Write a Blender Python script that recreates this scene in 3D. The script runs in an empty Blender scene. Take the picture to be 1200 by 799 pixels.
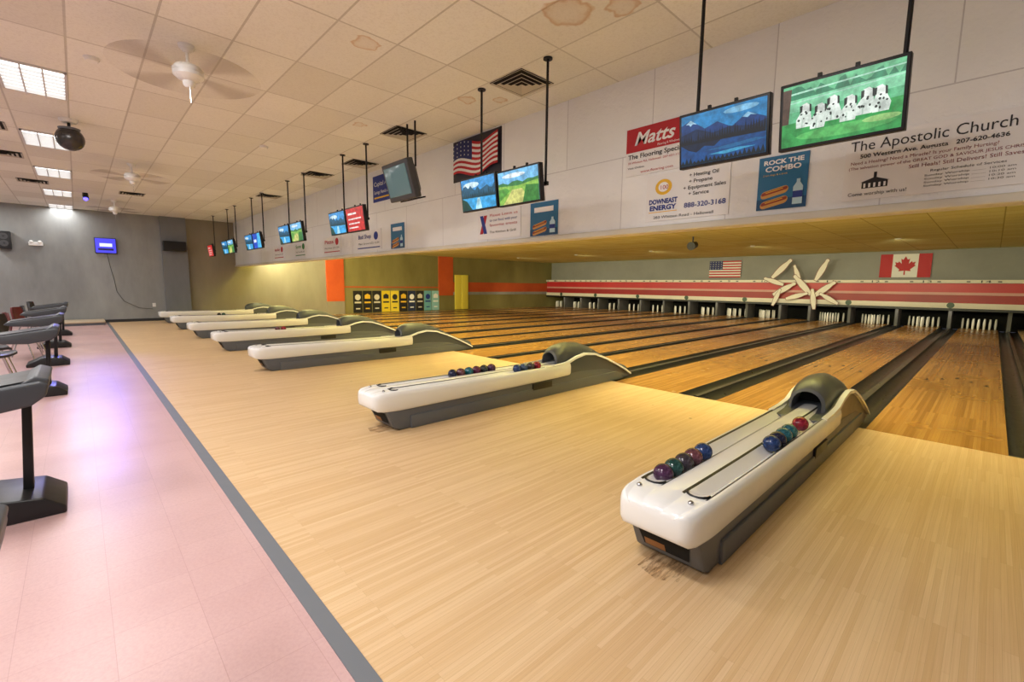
import bpy, bmesh, math, random
from mathutils import Vector, Matrix, Euler
random.seed(7)
scene=bpy.context.scene
try:
    scene.view_settings.view_transform='Standard'
    scene.view_settings.look='None'
except Exception: pass
COL=bpy.context.collection

# ---------------------------------------------------------------- materials
_mc={}
def lin(c):
    return tuple((x/12.92 if x<=.04045 else ((x+.055)/1.055)**2.4) for x in [v/255 for v in c])
def mat(name,rgb,rough=.5,metal=0,emit=0,spec=.5,coat=0):
    if name in _mc: return _mc[name]
    m=bpy.data.materials.new(name); m.use_nodes=True
    b=m.node_tree.nodes['Principled BSDF']; c=lin(rgb)
    b.inputs['Base Color'].default_value=(*c,1); b.inputs['Roughness'].default_value=rough
    b.inputs['Metallic'].default_value=metal
    b.inputs['Specular IOR Level'].default_value=spec
    b.inputs['Coat Weight'].default_value=coat
    if emit:
        b.inputs['Emission Color'].default_value=(*c,1); b.inputs['Emission Strength'].default_value=emit
    else:
        nt=m.node_tree; n=nt.nodes.new('ShaderNodeTexNoise'); n.inputs['Scale'].default_value=9
        tc=nt.nodes.new('ShaderNodeTexCoord'); nt.links.new(tc.outputs['Object'],n.inputs['Vector'])
        mr=nt.nodes.new('ShaderNodeMapRange'); mr.inputs['To Min'].default_value=max(0,rough-.06); mr.inputs['To Max'].default_value=min(1,rough+.06)
        nt.links.new(n.outputs['Fac'],mr.inputs['Value']); nt.links.new(mr.outputs['Result'],b.inputs['Roughness'])
    _mc[name]=m; return m
def emi(name,rgb,s=1.0,tex=True,sample=False):
    if name in _mc: return _mc[name]
    m=bpy.data.materials.new(name); m.use_nodes=True; nt=m.node_tree
    b=nt.nodes['Principled BSDF']; c=lin(rgb)
    b.inputs['Base Color'].default_value=(0.01,0.01,0.01,1); b.inputs['Roughness'].default_value=.3
    b.inputs['Emission Color'].default_value=(*c,1); b.inputs['Emission Strength'].default_value=s
    if tex:
        n=nt.nodes.new('ShaderNodeTexNoise'); n.inputs['Scale'].default_value=16; n.inputs['Detail'].default_value=7; n.inputs['Roughness'].default_value=.65
        g=nt.nodes.new('ShaderNodeNewGeometry'); nt.links.new(g.outputs['Position'],n.inputs['Vector'])
        mr=nt.nodes.new('ShaderNodeMapRange'); mr.inputs['From Min'].default_value=.35; mr.inputs['From Max'].default_value=.65; mr.inputs['To Min'].default_value=.6*s; mr.inputs['To Max'].default_value=1.3*s
        nt.links.new(n.outputs['Fac'],mr.inputs['Value']); nt.links.new(mr.outputs['Result'],b.inputs['Emission Strength'])
    if not sample:
        try: m.cycles.emission_sampling='NONE'
        except Exception: pass
    _mc[name]=m; return m
class NT:
    def __init__(s,name):
        s.m=bpy.data.materials.new(name); s.m.use_nodes=True; s.t=s.m.node_tree; s.b=s.t.nodes['Principled BSDF']
    def n(s,t,**k):
        x=s.t.nodes.new(t)
        for a,v in k.items(): setattr(x,a,v)
        return x
    def l(s,a,b): s.t.links.new(a,b)
    def pos(s):
        return s.n('ShaderNodeNewGeometry').outputs['Position']
    def noise(s,vec,scale,detail=3,rough=.5):
        x=s.n('ShaderNodeTexNoise'); x.inputs['Scale'].default_value=scale; x.inputs['Detail'].default_value=detail; x.inputs['Roughness'].default_value=rough
        s.l(vec,x.inputs['Vector']); return x.outputs['Fac']
    def ramp(s,f,stops):
        x=s.n('ShaderNodeValToRGB'); e=x.color_ramp.elements
        while len(e)<len(stops): e.new(.5)
        for i,(p,c) in enumerate(stops): e[i].position=p; e[i].color=(*c,1) if len(c)==3 else c
        s.l(f,x.inputs['Fac']); return x.outputs['Color']
    def mix(s,f,a,b,mode='MIX'):
        x=s.n('ShaderNodeMix',data_type='RGBA',blend_type=mode)
        if isinstance(f,(int,float)): x.inputs[0].default_value=f
        else: s.l(f,x.inputs[0])
        for i,v in ((6,a),(7,b)):
            if isinstance(v,tuple): x.inputs[i].default_value=(*v,1)
            else: s.l(v,x.inputs[i])
        return x.outputs[2]
    def mapv(s,vec,loc=(0,0,0),rot=(0,0,0),scale=(1,1,1)):
        x=s.n('ShaderNodeMapping'); x.inputs['Location'].default_value=loc; x.inputs['Rotation'].default_value=rot; x.inputs['Scale'].default_value=scale
        s.l(vec,x.inputs['Vector']); return x.outputs['Vector']
    def math(s,op,a,b=None):
        x=s.n('ShaderNodeMath',operation=op)
        for i,v in enumerate((a,b)):
            if v is None: continue
            if isinstance(v,(int,float)): x.inputs[i].default_value=v
            else: s.l(v,x.inputs[i])
        return x.outputs[0]
    def swz(s,vec,order):
        a=s.n('ShaderNodeSeparateXYZ'); s.l(vec,a.inputs[0]); c=s.n('ShaderNodeCombineXYZ')
        for i,ch in enumerate(order):
            if ch in 'XYZ': s.l(a.outputs[ch],c.inputs[i])
        return c.outputs[0]
    def brick(s,vec,w,h,mort,c1,c2,cm,offset=.5,smooth=.1):
        x=s.n('ShaderNodeTexBrick'); x.offset=offset; x.squash=1
        i=x.inputs; i['Scale'].default_value=1; i['Brick Width'].default_value=w; i['Row Height'].default_value=h; i['Mortar Size'].default_value=mort; i['Mortar Smooth'].default_value=smooth
        i['Color1'].default_value=(*c1,1); i['Color2'].default_value=(*c2,1); i['Mortar'].default_value=(*cm,1)
        s.l(vec,i['Vector']); return x
    def bump(s,h,st,dist=.01):
        x=s.n('ShaderNodeBump'); x.inputs['Strength'].default_value=st; x.inputs['Distance'].default_value=dist
        s.l(h,x.inputs['Height']); s.l(x.outputs[0],s.b.inputs['Normal'])
    def col(s,c): s.l(c,s.b.inputs['Base Color'])
    def rough(s,v):
        if isinstance(v,(int,float)): s.b.inputs['Roughness'].default_value=v
        else: s.l(v,s.b.inputs['Roughness'])

def m_wood(name,c1,c2,row,length,rough,dirt,spec=.5,streaks=.35):
    k=NT(name); p=k.pos(); v=k.swz(p,'YX')
    br=k.brick(v,length,row,.0004,lin(c1),lin(c2),tuple(x*.7 for x in lin(c2)),offset=.37)
    br.offset_frequency=3
    g=k.noise(k.mapv(v,scale=(.8,60,1)),2.5,4,.6)
    c=k.mix(streaks,br.outputs['Color'],k.ramp(g,[(.3,(.66,.5,.4)),(.7,(1,1,1))]),'MULTIPLY')
    g2=k.noise(k.mapv(v,scale=(.35,9,1)),1.2,3,.6)
    c=k.mix(streaks*.8,c,k.ramp(g2,[(.35,(.86,.76,.66)),(.6,(1,1,1))]),'MULTIPLY')
    big=k.noise(p,.7,4,.6)
    c=k.mix(k.ramp(big,[(.35,(0,0,0)),(.75,(dirt,dirt,dirt))]),c,tuple(x*.8 for x in lin(c2)))
    sp=k.n('ShaderNodeTexVoronoi'); sp.inputs['Scale'].default_value=1.5; k.l(p,sp.inputs['Vector'])
    c=k.mix(k.ramp(sp.outputs['Distance'],[(0.018,(.8,.8,.8)),(.034,(0,0,0))]),c,(.05,.03,.015))
    k.col(c); k.b.inputs['Specular IOR Level'].default_value=spec
    r=k.n('ShaderNodeMapRange'); r.inputs['To Min'].default_value=rough-.06; r.inputs['To Max'].default_value=rough+.1
    k.l(big,r.inputs['Value']); k.rough(r.outputs['Result'])
    return k.m
M_APP=m_wood('maple_approach_boards',(224,196,156),(211,178,134),.024,.9,.42,.3,.35)
M_LANE=m_wood('lane_boards',(192,146,80),(158,114,56),.027,2.5,.24,.4,.45)

def m_tile():
    k=NT('pink_vinyl_tile'); p=k.pos()
    br=k.brick(p,.305,.305,.0014,lin((202,168,166)),lin((196,162,160)),lin((182,148,145)),offset=0)
    sp=k.noise(p,60,3,.7)
    c=k.mix(.3,br.outputs['Color'],k.ramp(sp,[(.35,(.72,.66,.66)),(.6,(1,1,1))]),'MULTIPLY')
    b=k.noise(p,.9,4,.6); c=k.mix(k.ramp(b,[(.4,(0,0,0)),(.8,(.5,.5,.5))]),c,lin((172,132,128)))
    k.col(c)
    r=k.n('ShaderNodeMapRange'); r.inputs['To Min'].default_value=.24; r.inputs['To Max'].default_value=.44; k.l(b,r.inputs['Value']); k.rough(r.outputs['Result'])
    k.b.inputs['Specular IOR Level'].default_value=.4
    return k.m
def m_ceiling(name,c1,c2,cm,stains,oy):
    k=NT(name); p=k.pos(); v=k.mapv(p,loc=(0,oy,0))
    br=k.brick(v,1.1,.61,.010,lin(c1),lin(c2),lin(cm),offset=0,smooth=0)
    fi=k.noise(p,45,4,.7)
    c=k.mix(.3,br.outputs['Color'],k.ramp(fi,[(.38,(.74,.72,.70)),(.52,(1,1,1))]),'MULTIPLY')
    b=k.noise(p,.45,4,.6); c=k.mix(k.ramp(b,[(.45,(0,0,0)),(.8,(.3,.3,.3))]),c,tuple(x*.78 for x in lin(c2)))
    for (x,y,r0) in stains:
        d=k.n('ShaderNodeVectorMath',operation='DISTANCE'); d.inputs[1].default_value=(x+.11,y+.11,3.9)
        nz=k.n('ShaderNodeTexNoise'); nz.inputs['Scale'].default_value=6; k.l(p,nz.inputs['Vector'])
        ad=k.n('ShaderNodeVectorMath',operation='MULTIPLY_ADD'); ad.inputs[1].default_value=(.22,.22,0); k.l(nz.outputs['Color'],ad.inputs[0]); k.l(p,ad.inputs[2])
        k.l(ad.outputs[0],d.inputs[0])
        f=k.ramp(d.outputs['Value'],[(r0*.5,(.12,.12,.12)),(r0*.8,(.2,.2,.2)),(r0,(.6,.6,.6)),(r0*1.15,(0,0,0))])
        c=k.mix(f,c,lin((186,138,74)))
    k.col(c); k.rough(.9); k.bump(fi,.3,.004)
    return k.m
def m_paint(name,c1,c2,sc=.8,bump=.15,bs=40,rough=.7,streak=False):
    k=NT(name); p=k.pos()
    b=k.noise(k.mapv(p,scale=(1,1,.35)) if streak else p,sc,5,.65)
    c=k.ramp(b,[(.3,lin(c2)),(.7,lin(c1))]); k.col(c); k.rough(rough)
    k.bump(k.noise(p,bs,3),bump,.004); return k.m
def m_bulk():
    k=NT('white_bulkhead_panel'); p=k.pos(); v=k.mapv(k.swz(p,'XZ'),loc=(.35,-2.10,0))
    br=k.brick(v,1.24,.92,.005,lin((247,249,249)),lin((241,243,244)),lin((205,205,208)),offset=0.3)
    b=k.noise(p,1.1,4,.6)
    c=k.mix(k.ramp(b,[(.4,(0,0,0)),(.75,(.35,.35,.35))]),br.outputs['Color'],lin((222,223,224)))
    k.col(c); k.rough(.55); k.bump(k.noise(p,22,3,.6),.6,.014); return k.m
M_TILE=m_tile()
M_CEIL=m_ceiling('ceiling_tiles',(243,243,238),(227,226,219),(202,200,193),[(-2.85,3.35,.2),(-2.45,3.6,.13),(-4.6,2.3,.11),(-5.0,3.9,.11),(-4.7,4.2,.09),(-6.9,3.3,.08)],-.1)
M_CEILY=m_ceiling('lane_ceiling_tiles',(236,232,158),(224,216,134),(184,174,102),[],0)  # yellow of the lane lighting is painted into the tile colours
M_BULK=m_bulk()
M_GREYW=m_paint('grey_wall_paint',(162,164,163),(128,130,129),.7,.12,30,.65,True)
M_GREYD=m_paint('grey_column_paint',(136,140,146),(112,116,122),.6,.1,30,.65,True)
M_TAUPE=m_paint('taupe_wall_paint',(152,144,128),(128,120,104),.6,.1,30,.6,True)
M_OLIVE=m_paint('olive_wall_paint',(142,134,82),(118,108,62),.6,.1,30,.6,True)
M_ORANGE=m_paint('orange_paint',(200,88,42),(182,74,34),.8,.1,30,.5)
M_BACKW=m_paint('back_wall_paint',(150,150,145),(136,136,131),.6,.1,30,.6)
M_WHITE=mat('white_plastic',(238,238,235),.28)
M_SHELL=mat('ball_return_white_shell',(238,238,236),.22,coat=.3)
M_DGREY=mat('ball_return_grey_body',(92,95,100),.42)
M_HOOD=mat('ball_return_dark_hood',(74,77,83),.35)
M_BLACK=mat('black_plastic',(20,20,22),.4)
M_BLACKM=mat('black_metal',(24,24,26),.45,.3)
M_DARK=mat('dark_void',(8,8,9),.9)
M_CHROME=mat('chrome',(200,200,205),.15,1)
M_GREYP=mat('console_grey_plastic',(60,63,68),.45)
M_GUT=mat('gutter_dark_grey',(44,45,44),.3)
M_CAP=mat('divider_cap_black',(66,66,64),.3)
M_PAPER=mat('white_poster_vinyl',(240,240,240),.45)

# ---------------------------------------------------------------- helpers
def link(o,parent=None):
    COL.objects.link(o)
    if parent: o.parent=parent
    return o
def empty(name,loc=(0,0,0),parent=None):
    o=bpy.data.objects.new(name,None); o.location=loc; o.empty_display_size=.2
    return link(o,parent)
def mesh(name,vs,fs,mats,parent=None,fm=None,smooth=False,loc=(0,0,0)):
    me=bpy.data.meshes.new(name); me.from_pydata([tuple(v) for v in vs],[],fs)
    if not isinstance(mats,(list,tuple)): mats=[mats]
    for m in mats: me.materials.append(m)
    if fm:
        for p,i in zip(me.polygons,fm): p.material_index=i
    bm=bmesh.new(); bm.from_mesh(me); bmesh.ops.recalc_face_normals(bm,faces=bm.faces); bm.to_mesh(me); bm.free()
    if smooth:
        for p in me.polygons: p.use_smooth=True
    me.update()
    o=bpy.data.objects.new(name,me); o.location=loc
    if smooth:
        es=o.modifiers.new('split','EDGE_SPLIT'); es.split_angle=math.radians(42)
    return link(o,parent)
def box(name,x0,x1,y0,y1,z0,z1,m,parent=None,bev=0):
    if x0>x1:x0,x1=x1,x0
    cx,cy,cz=(x0+x1)/2,(y0+y1)/2,(z0+z1)/2; a,b,c=(x1-x0)/2,(y1-y0)/2,(z1-z0)/2
    vs=[(sx*a,sy*b,sz*c) for sx in(-1,1) for sy in(-1,1) for sz in(-1,1)]
    fs=[(0,1,3,2),(4,6,7,5),(0,4,5,1),(2,3,7,6),(0,2,6,4),(1,5,7,3)]
    o=mesh(name,vs,fs,m,parent,loc=(cx,cy,cz))
    if bev:
        md=o.modifiers.new('bev','BEVEL'); md.width=bev; md.segments=3
        for p in o.data.polygons: p.use_smooth=True
        es=o.modifiers.new('split','EDGE_SPLIT'); es.split_angle=math.radians(40)
    return o
def cyl(name,p0,p1,r0,r1,m,parent=None,n=20,caps=True):
    p0=Vector(p0);p1=Vector(p1);d=(p1-p0);L=d.length
    q=d.to_track_quat('Z','Y')
    vs=[];fs=[]
    for i in range(n):
        a=2*math.pi*i/n; vs.append((r0*math.cos(a),r0*math.sin(a),0)); 
    for i in range(n):
        a=2*math.pi*i/n; vs.append((r1*math.cos(a),r1*math.sin(a),L))
    for i in range(n): fs.append((i,(i+1)%n,n+(i+1)%n,n+i))
    if caps: fs.append(tuple(range(n))[::-1]); fs.append(tuple(range(n,2*n)))
    o=mesh(name,vs,fs,m,parent,smooth=True,loc=p0); o.rotation_mode='QUATERNION'; o.rotation_quaternion=q
    return o
def lathe(name,prof,m,parent=None,loc=(0,0,0),n=20):
    vs=[];fs=[]
    for (r,z) in prof:
        for i in range(n):
            a=2*math.pi*i/n; vs.append((r*math.cos(a),r*math.sin(a),z))
    for j in range(len(prof)-1):
        for i in range(n): fs.append((j*n+i,j*n+(i+1)%n,(j+1)*n+(i+1)%n,(j+1)*n+i))
    fs.append(tuple(range(n))); fs.append(tuple(range((len(prof)-1)*n,len(prof)*n)))
    return mesh(name,vs,fs,m,parent,smooth=True,loc=loc)
def sphere(name,c,r,m,parent=None,seg=20):
    prof=[(max(.0005,r*math.sin(math.pi*i/12)),-r*math.cos(math.pi*i/12)) for i in range(13)]
    return lathe(name,prof,m,parent,c,seg)
def tube(name,pts,r,m,parent=None,res=4,cyc=False):
    cu=bpy.data.curves.new(name,'CURVE'); cu.dimensions='3D'; cu.bevel_depth=r; cu.bevel_resolution=res
    sp=cu.splines.new('POLY'); sp.points.add(len(pts)-1)
    for i,p in enumerate(pts): sp.points[i].co=(*p,1)
    sp.use_cyclic_u=cyc
    cu.materials.append(m); o=bpy.data.objects.new(name,cu); return link(o,parent)
def prism_x(name,prof,x0,x1,m,parent=None,bev=0,loc=(0,0,0)):
    n=len(prof); vs=[(x0,y,z) for y,z in prof]+[(x1,y,z) for y,z in prof]
    fs=[tuple(range(n))[::-1],tuple(range(n,2*n))]+[(i,(i+1)%n,n+(i+1)%n,n+i) for i in range(n)]
    o=mesh(name,vs,fs,m,parent,loc=loc)
    if bev:
        md=o.modifiers.new('bev','BEVEL'); md.width=bev; md.segments=3; md.limit_method='ANGLE'
        for p in o.data.polygons: p.use_smooth=True
        es=o.modifiers.new('split','EDGE_SPLIT'); es.split_angle=math.radians(35)
    return o
def poly_y(name,pts,y,m,parent=None,thick=0):
    """flat polygon in an XZ plane, facing -Y"""
    n=len(pts)
    if thick:
        vs=[(a,y,b) for a,b in pts]+[(a,y+thick,b) for a,b in pts]
        fs=[tuple(range(n)),tuple(range(n,2*n))[::-1]]+[(i,(i+1)%n,n+(i+1)%n,n+i) for i in range(n)]
        return mesh(name,vs,fs,m,parent)
    return mesh(name,[(a,y,b) for a,b in pts],[tuple(range(n))],m,parent)
def text(body,x0,x1,z,h,m,parent,y=-.004,shear=0,bold=0):
    """text on a -Y facing plane, baseline z, cap height h, fitted between x0 and x1"""
    cu=bpy.data.curves.new('lettering','FONT'); cu.body=body; cu.size=h/.7; cu.shear=shear; cu.offset=bold; cu.resolution_u=3
    cu.materials.append(m)
    o=bpy.data.objects.new('lettering',cu); link(o,parent)
    bpy.context.view_layer.update()
    w=max(o.dimensions.x,.001)
    o.rotation_euler=(math.pi/2,0,0); o.location=(x0,y,z); o.scale=((x1-x0)/w,1,1)
    return o

# ---------------------------------------------------------------- camera
f=533.;H=1.5
def cd(u,v): return Vector((u-600,-(v-399.5),-f)).normalized()
a=cd(90,328); b=cd(1165,340); AX=-a; AY=(b-AX*b.dot(AX)).normalized(); AZ=AX.cross(AY)
MM=Matrix((AX,AY,AZ)).to_4x4(); MM.translation=Vector((0,0,H))
cam=bpy.data.cameras.new('camera'); co=bpy.data.objects.new('camera',cam); link(co)
co.matrix_world=MM; cam.sensor_width=36; cam.lens=f/1200*36; cam.clip_start=.02; cam.clip_end=100
scene.camera=co

# ---------------------------------------------------------------- room shell
XL,XR=-21.8,2.0; YF,YT,YFOUL,YM=-4.2,.68,6.05,24.1
CZ=3.9; BY=4.84; LZ=3.05
def plane(name,x0,x1,y0,y1,z,m,t=.1,up=True):
    return box(name,x0,x1,y0,y1,(z-t if up else z),(z if up else z+t),m)
plane('floor',XL,XR,YF,YT,0,M_TILE)
plane('bowling_approach_floor',XL,XR,YT,YFOUL,0,M_APP)
plane('trim_1',XL,XR,YT-.03,YT+.045,.006,mat('grey_threshold_rubber',(104,108,114),.55),t=.02)
plane('ceiling',XL,XR,YF,BY,CZ,M_CEIL,up=False)
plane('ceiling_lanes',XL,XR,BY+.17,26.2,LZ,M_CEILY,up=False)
box('wall_bulkhead',XL,XR,BY,BY+.16,2.13,CZ+.1,M_BULK)
M_TRIM=m_paint('cream_trim_paint',(226,222,208),(212,206,190),1,.05,30,.5)
box('trim_2',XL,XR,BY-.03,BY+.19,2.115,2.185,M_TRIM,bev=.012)
wl=empty('wall_left')
def wz(n,y0,y1,z0,z1,m,off=0): box(n,XL-.15,XL+off,y0,y1,z0,z1,m,wl)
wz('near_section',YF,2.4,0,CZ,M_GREYW)
wz('column_section',2.4,3.2,0,CZ,M_GREYD,.14)
wz('seating_section',3.2,8.55,0,CZ,M_TAUPE)
wz('orange_pilaster',8.55,9.4,.62,LZ,M_ORANGE,.06)
wz('pilaster_base',8.55,9.4,0,.62,M_TAUPE,.055)
wz('olive_section',9.4,26.2,0,LZ,M_OLIVE)
wz('orange_block',14.9,15.9,.85,LZ,M_ORANGE,.05)
wz('orange_stripe',15.9,24.3,1.05,1.62,M_ORANGE,.02)
wz('grey_stripe',15.9,24.3,.88,1.05,M_GREYW,.02)
wz('rust_stripe',9.4,14.9,1.28,1.34,M_ORANGE,.02)
box('wall_right',XR,XR+.15,YF,26.2,0,CZ,M_GREYW)
box('wall_front',XL,XR,YF-.15,YF,0,CZ,M_GREYW)
box('wall_back',XL,XR,24.55,24.7,1.0,LZ,M_BACKW)
box('wall_pit',XL,XR,26.05,26.2,-.1,LZ,M_DARK)
box('floor_lane_subfloor',XL,XR,YFOUL,26.1,-.25,-.13,M_DARK)
box('baseboard_left',XL,XL+.02,YF,2.4,0,.1,mat('baseboard_black',(40,40,42),.5))

# ---------------------------------------------------------------- lanes
RC=[-1.09,-4.27,-8.5,-11.5,-14.5,-17.55,-20.4]      # ball return centres
LW=1.05
lanes=[]
for c in RC:
    lanes+= [(c-.275-LW,c-.275),(c+.275,c+.275+LW)]
lanes.sort()
for i in range(len(lanes)-1):           # neighbouring lanes never touch
    if lanes[i+1][0]-lanes[i][1]<.3:
        mid=(lanes[i+1][0]+lanes[i][1])/2; lanes[i]=(lanes[i][0],mid-.15); lanes[i+1]=(mid+.15,lanes[i+1][1])
for (x0,x1) in lanes:
    o=box('bowling_lane',x0,x1,YFOUL+.002,25.6,-.13,0,M_LANE)
    for k in range(5):
        xa=x0+(x1-x0)*(k+1)/6-(x0+x1)/2; ya=10.2+.25*(2-abs(k-2))-(YFOUL+.002+25.6)/2
        mesh('arrow_mark',[(xa-.03,ya,.0665),(xa+.03,ya,.0665),(xa,ya+.16,.0665)],[(0,1,2)],M_BLACK,o)
M_KICK=mat('kickback_grey',(96,94,90),.6)
def gutter(x0,x1,kick=True):
    w=x1-x0; g=min(.235,(w-.06)/2); pr=[]
    def half(xa,xb):
        out=[]
        for i in range(9):
            t=math.pi*i/8; out.append(((xa+xb)/2-(xb-xa)/2*math.cos(t),-.085*math.sin(t)))
        return out
    L=half(x0,x0+g); R=half(x1-g,x1)
    pts=L+[(x0+g,.018),(x1-g,.018)]+R
    vs=[];fs=[];fm=[]
    for y in (YFOUL,25.4):
        for (x,z) in pts: vs.append((x,y,z))
    n=len(pts)
    for i in range(n-1):
        fs.append((i,i+1,n+i+1,n+i)); fm.append(1 if i==9 else 0)
    root=mesh('lane_gutter_divider',vs,fs,[M_GUT,M_CAP],None,fm,smooth=True)
    box('end_block',x0,x1,YFOUL+.002,YFOUL+.03,-.13,.0,M_CAP,root)
    if kick: box('kickback_plate',(x0+x1)/2-.05,(x0+x1)/2+.05,24.35,25.4,-.05,.69,M_KICK,root)
    return root
for i in range(len(lanes)-1):
    a0=lanes[i][1]; b0=lanes[i+1][0]
    if b0-a0>.9:
        gutter(a0,a0+.36); gutter(b0-.36,b0)
        box('lane_service_walkway',a0+.361,b0-.361,YFOUL+.002,25.4,-.13,.0,M_LANE)
    else: gutter(a0,b0)
gutter(lanes[-1][1],lanes[-1][1]+.5)
xe=lanes[-1][1]+.5
box('side_ledge_floor',xe+.001,XR,YFOUL+.002,26,-.13,.02,M_APP)
box('side_ledge_floor',XL,lanes[0][0]-.002,YFOUL+.002,26,-.13,.0,M_GUT)

# masking unit
mk=empty('pinsetter_masking_unit')
M_RED=m_paint('masking_red',(200,48,54),(184,40,48),.7,.02,20,.4)
M_RED2=m_paint('masking_dark_red',(164,38,42),(146,34,38),.7,.02,20,.4)
M_CREAM=m_paint('masking_cream',(234,228,212),(222,214,196),.7,.02,20,.4)
M_PINKB=m_paint('masking_pale',(210,158,148),(198,142,132),.7,.02,20,.4)
box('top_rail',XL+.02,XR-.02,YM-.12,YM+.2,1.74,1.87,M_CREAM,mk,.01)
box('red_band',XL+.02,XR-.02,YM-.02,YM+.2,1.40,1.74,M_RED,mk)
box('pale_band',XL+.02,XR-.02,YM-.03,YM+.2,1.30,1.40,M_PINKB,mk)
box('dark_red_band',XL+.02,XR-.02,YM-.02,YM+.2,1.0,1.30,M_RED2,mk)
box('lower_rail',XL+.02,XR-.02,YM-.08,YM+.2,.80,1.0,M_CREAM,mk,.01)
box('lower_lip',XL+.02,XR-.02,YM-.09,YM+.2,.71,.80,M_BLACK,mk)
for i,(x0,x1) in enumerate(lanes):
    xc=(x0+x1)/2; s=str(i+1)
    text(s,xc-.07*len(s),xc+.07*len(s)-.02,1.76,.09,M_BLACK,mk,y=YM-.126)
    for k in (-.4,.4):
        box('rail_lamp',xc+k-.05,xc+k+.05,YM-.14,YM-.12,1.78,1.82,M_BLACK,mk)
    if i%2==0:
        o=lathe('emblem_disc',[(.11,0),(.11,.012)],mat('green_emblem',(60,84,66),.4),mk,(x1+.27,YM-.08,.91)); o.rotation_euler=(math.pi/2,0,0)
PP=[(.0005,0),(.026,0),(.029,.03),(.036,.12),(.038,.2),(.036,.27),(.030,.34),(.026,.385),(.018,.397),(.0005,.4)]
def pinset(xc):
    vs=[];fs=[];n=10
    for r in range(4):
        for j in range(r+1):
            px=xc+(j-r/2)*.3; py=24.45+r*.26
            b0=len(vs)
            for (rr,z) in PP:
                for i in range(n):
                    a=2*math.pi*i/n; vs.append((px+rr*math.cos(a),py+rr*math.sin(a),z+.001))
            for q in range(len(PP)-1):
                for i in range(n): fs.append((b0+q*n+i,b0+q*n+(i+1)%n,b0+(q+1)*n+(i+1)%n,b0+(q+1)*n+i))
    mesh('candlepin_rack',vs,fs,mat('pin_white',(240,236,224),.3),None,smooth=True)
for (x0,x1) in lanes: pinset((x0+x1)/2)

def pinshape(cx,cz,L,ang,wf=.1):
    pr=[(0,.55),(.08,.66),(.3,1),(.5,1.1),(.68,.95),(.82,.62),(.88,.6),(.95,.66),(1,.35)]
    pts=[( w*wf*L,(t-.5)*L) for t,w in pr]+[(-w*wf*L,(t-.5)*L) for t,w in pr[::-1]]
    ca,sa=math.cos(ang),math.sin(ang)
    return [(cx+x*ca+z*sa,cz-x*sa+z*ca) for x,z in pts]
em=empty('crossed_pins_emblem',(0,0,0))
M_PIN=mat('emblem_white',(240,234,220),.5); M_PO=mat('emblem_outline',(150,110,100),.6)
PX=lambda u:-7.49+(u-905)*.0365
PZ=lambda v:2.89-(v-303)*.039
for k,(u,v,Lp,an) in enumerate([(920,316,30,42),(964,318,27,24),(912,331,24,-70),(938,322,22,-20),(925,340,28,58),(945,335,30,-40),(968,340,28,50),(917,350,22,20),(940,348,24,72),(958,351,24,-8),(974,350,22,-58)]):
    y=YM-.16-k*.008
    poly_y('pin_outline',pinshape(PX(u),PZ(v),Lp*.0395,math.radians(an),.118),y+.003,M_PO,em)
    poly_y('pin_shape',pinshape(PX(u),PZ(v),Lp*.0375,math.radians(an)),y,M_PIN,em)
def us_flag(name,x0,x1,z0,z1,y,wave=0,root=None):
    r=root or empty(name); mr=mat('flag_red',(186,30,42),.6); mw=mat('flag_white',(235,235,232),.6); mb=mat('flag_blue',(34,44,104),.6)
    N=14
    vs=[];fs=[];fm=[]
    for j in range(14):
        for i in range(N+1):
            t=i/N; s=j/13
            vs.append((x0+(x1-x0)*t,y-.02-.02*math.sin(t*9)*(1 if wave else .3),z1-(z1-z0)*s+wave*math.sin(t*7+s)*.05))
    for j in range(13):
        for i in range(N):
            fs.append((j*(N+1)+i,j*(N+1)+i+1,(j+1)*(N+1)+i+1,(j+1)*(N+1)+i))
            fm.append(2 if (j<7 and i<6) else (0 if j%2==0 else 1))
    mesh('cloth',vs,fs,[mr,mw,mb],r,fm,smooth=True)
    W=x1-x0;Hh=z1-z0
    for a_ in range(5):
        for b_ in range(4):
            cx=x0+W*.43*(a_+.5)/5; cz=z1-Hh*.53*(b_+.5)/4 + wave*math.sin((cx-x0)/W*7)*.05
            sr=min(W,Hh)*.035
            pts=[(cx+(sr if q%2==0 else sr*.4)*math.sin(q*math.pi/5),cz+(sr if q%2==0 else sr*.4)*math.cos(q*math.pi/5)) for q in range(10)]
            poly_y('star',pts,y-.048,mw,r)
    return r
us_flag('american_flag',-10.55,-8.95,2.0,2.85,24.5)
cf=empty('canadian_flag')
x0,x1,z0,z1=-3.4,-1.8,1.98,2.92
mr=mat('flag_red',(186,30,42),.6); mw=mat('flag_white',(235,235,232),.6)
poly_y('white_field',[(x0,z0),(x1,z0),(x1,z1),(x0,z1)],24.49,mw,cf,.015)
W=x1-x0
poly_y('left_bar',[(x0,z0),(x0+W*.25,z0),(x0+W*.25,z1),(x0,z1)],24.48,mr,cf)
poly_y('right_bar',[(x1-W*.25,z0),(x1,z0),(x1,z1),(x1-W*.25,z1)],24.48,mr,cf)
leaf=[(0,.5),(.1,.32),(.2,.37),(.16,.1),(.3,.24),(.33,.16),(.47,.2),(.42,.05),(.48,.0),(.25,-.2),(.28,-.3),(.03,-.27),(.03,-.5)]
leaf=leaf+[(-a_,b_) for a_,b_ in leaf[::-1]][0:-1]
cx=(x0+x1)/2;cz=(z0+z1)/2
poly_y('maple_leaf',[(cx+a_*.68,cz+b_*.75) for a_,b_ in leaf],24.48,mr,cf)

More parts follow.
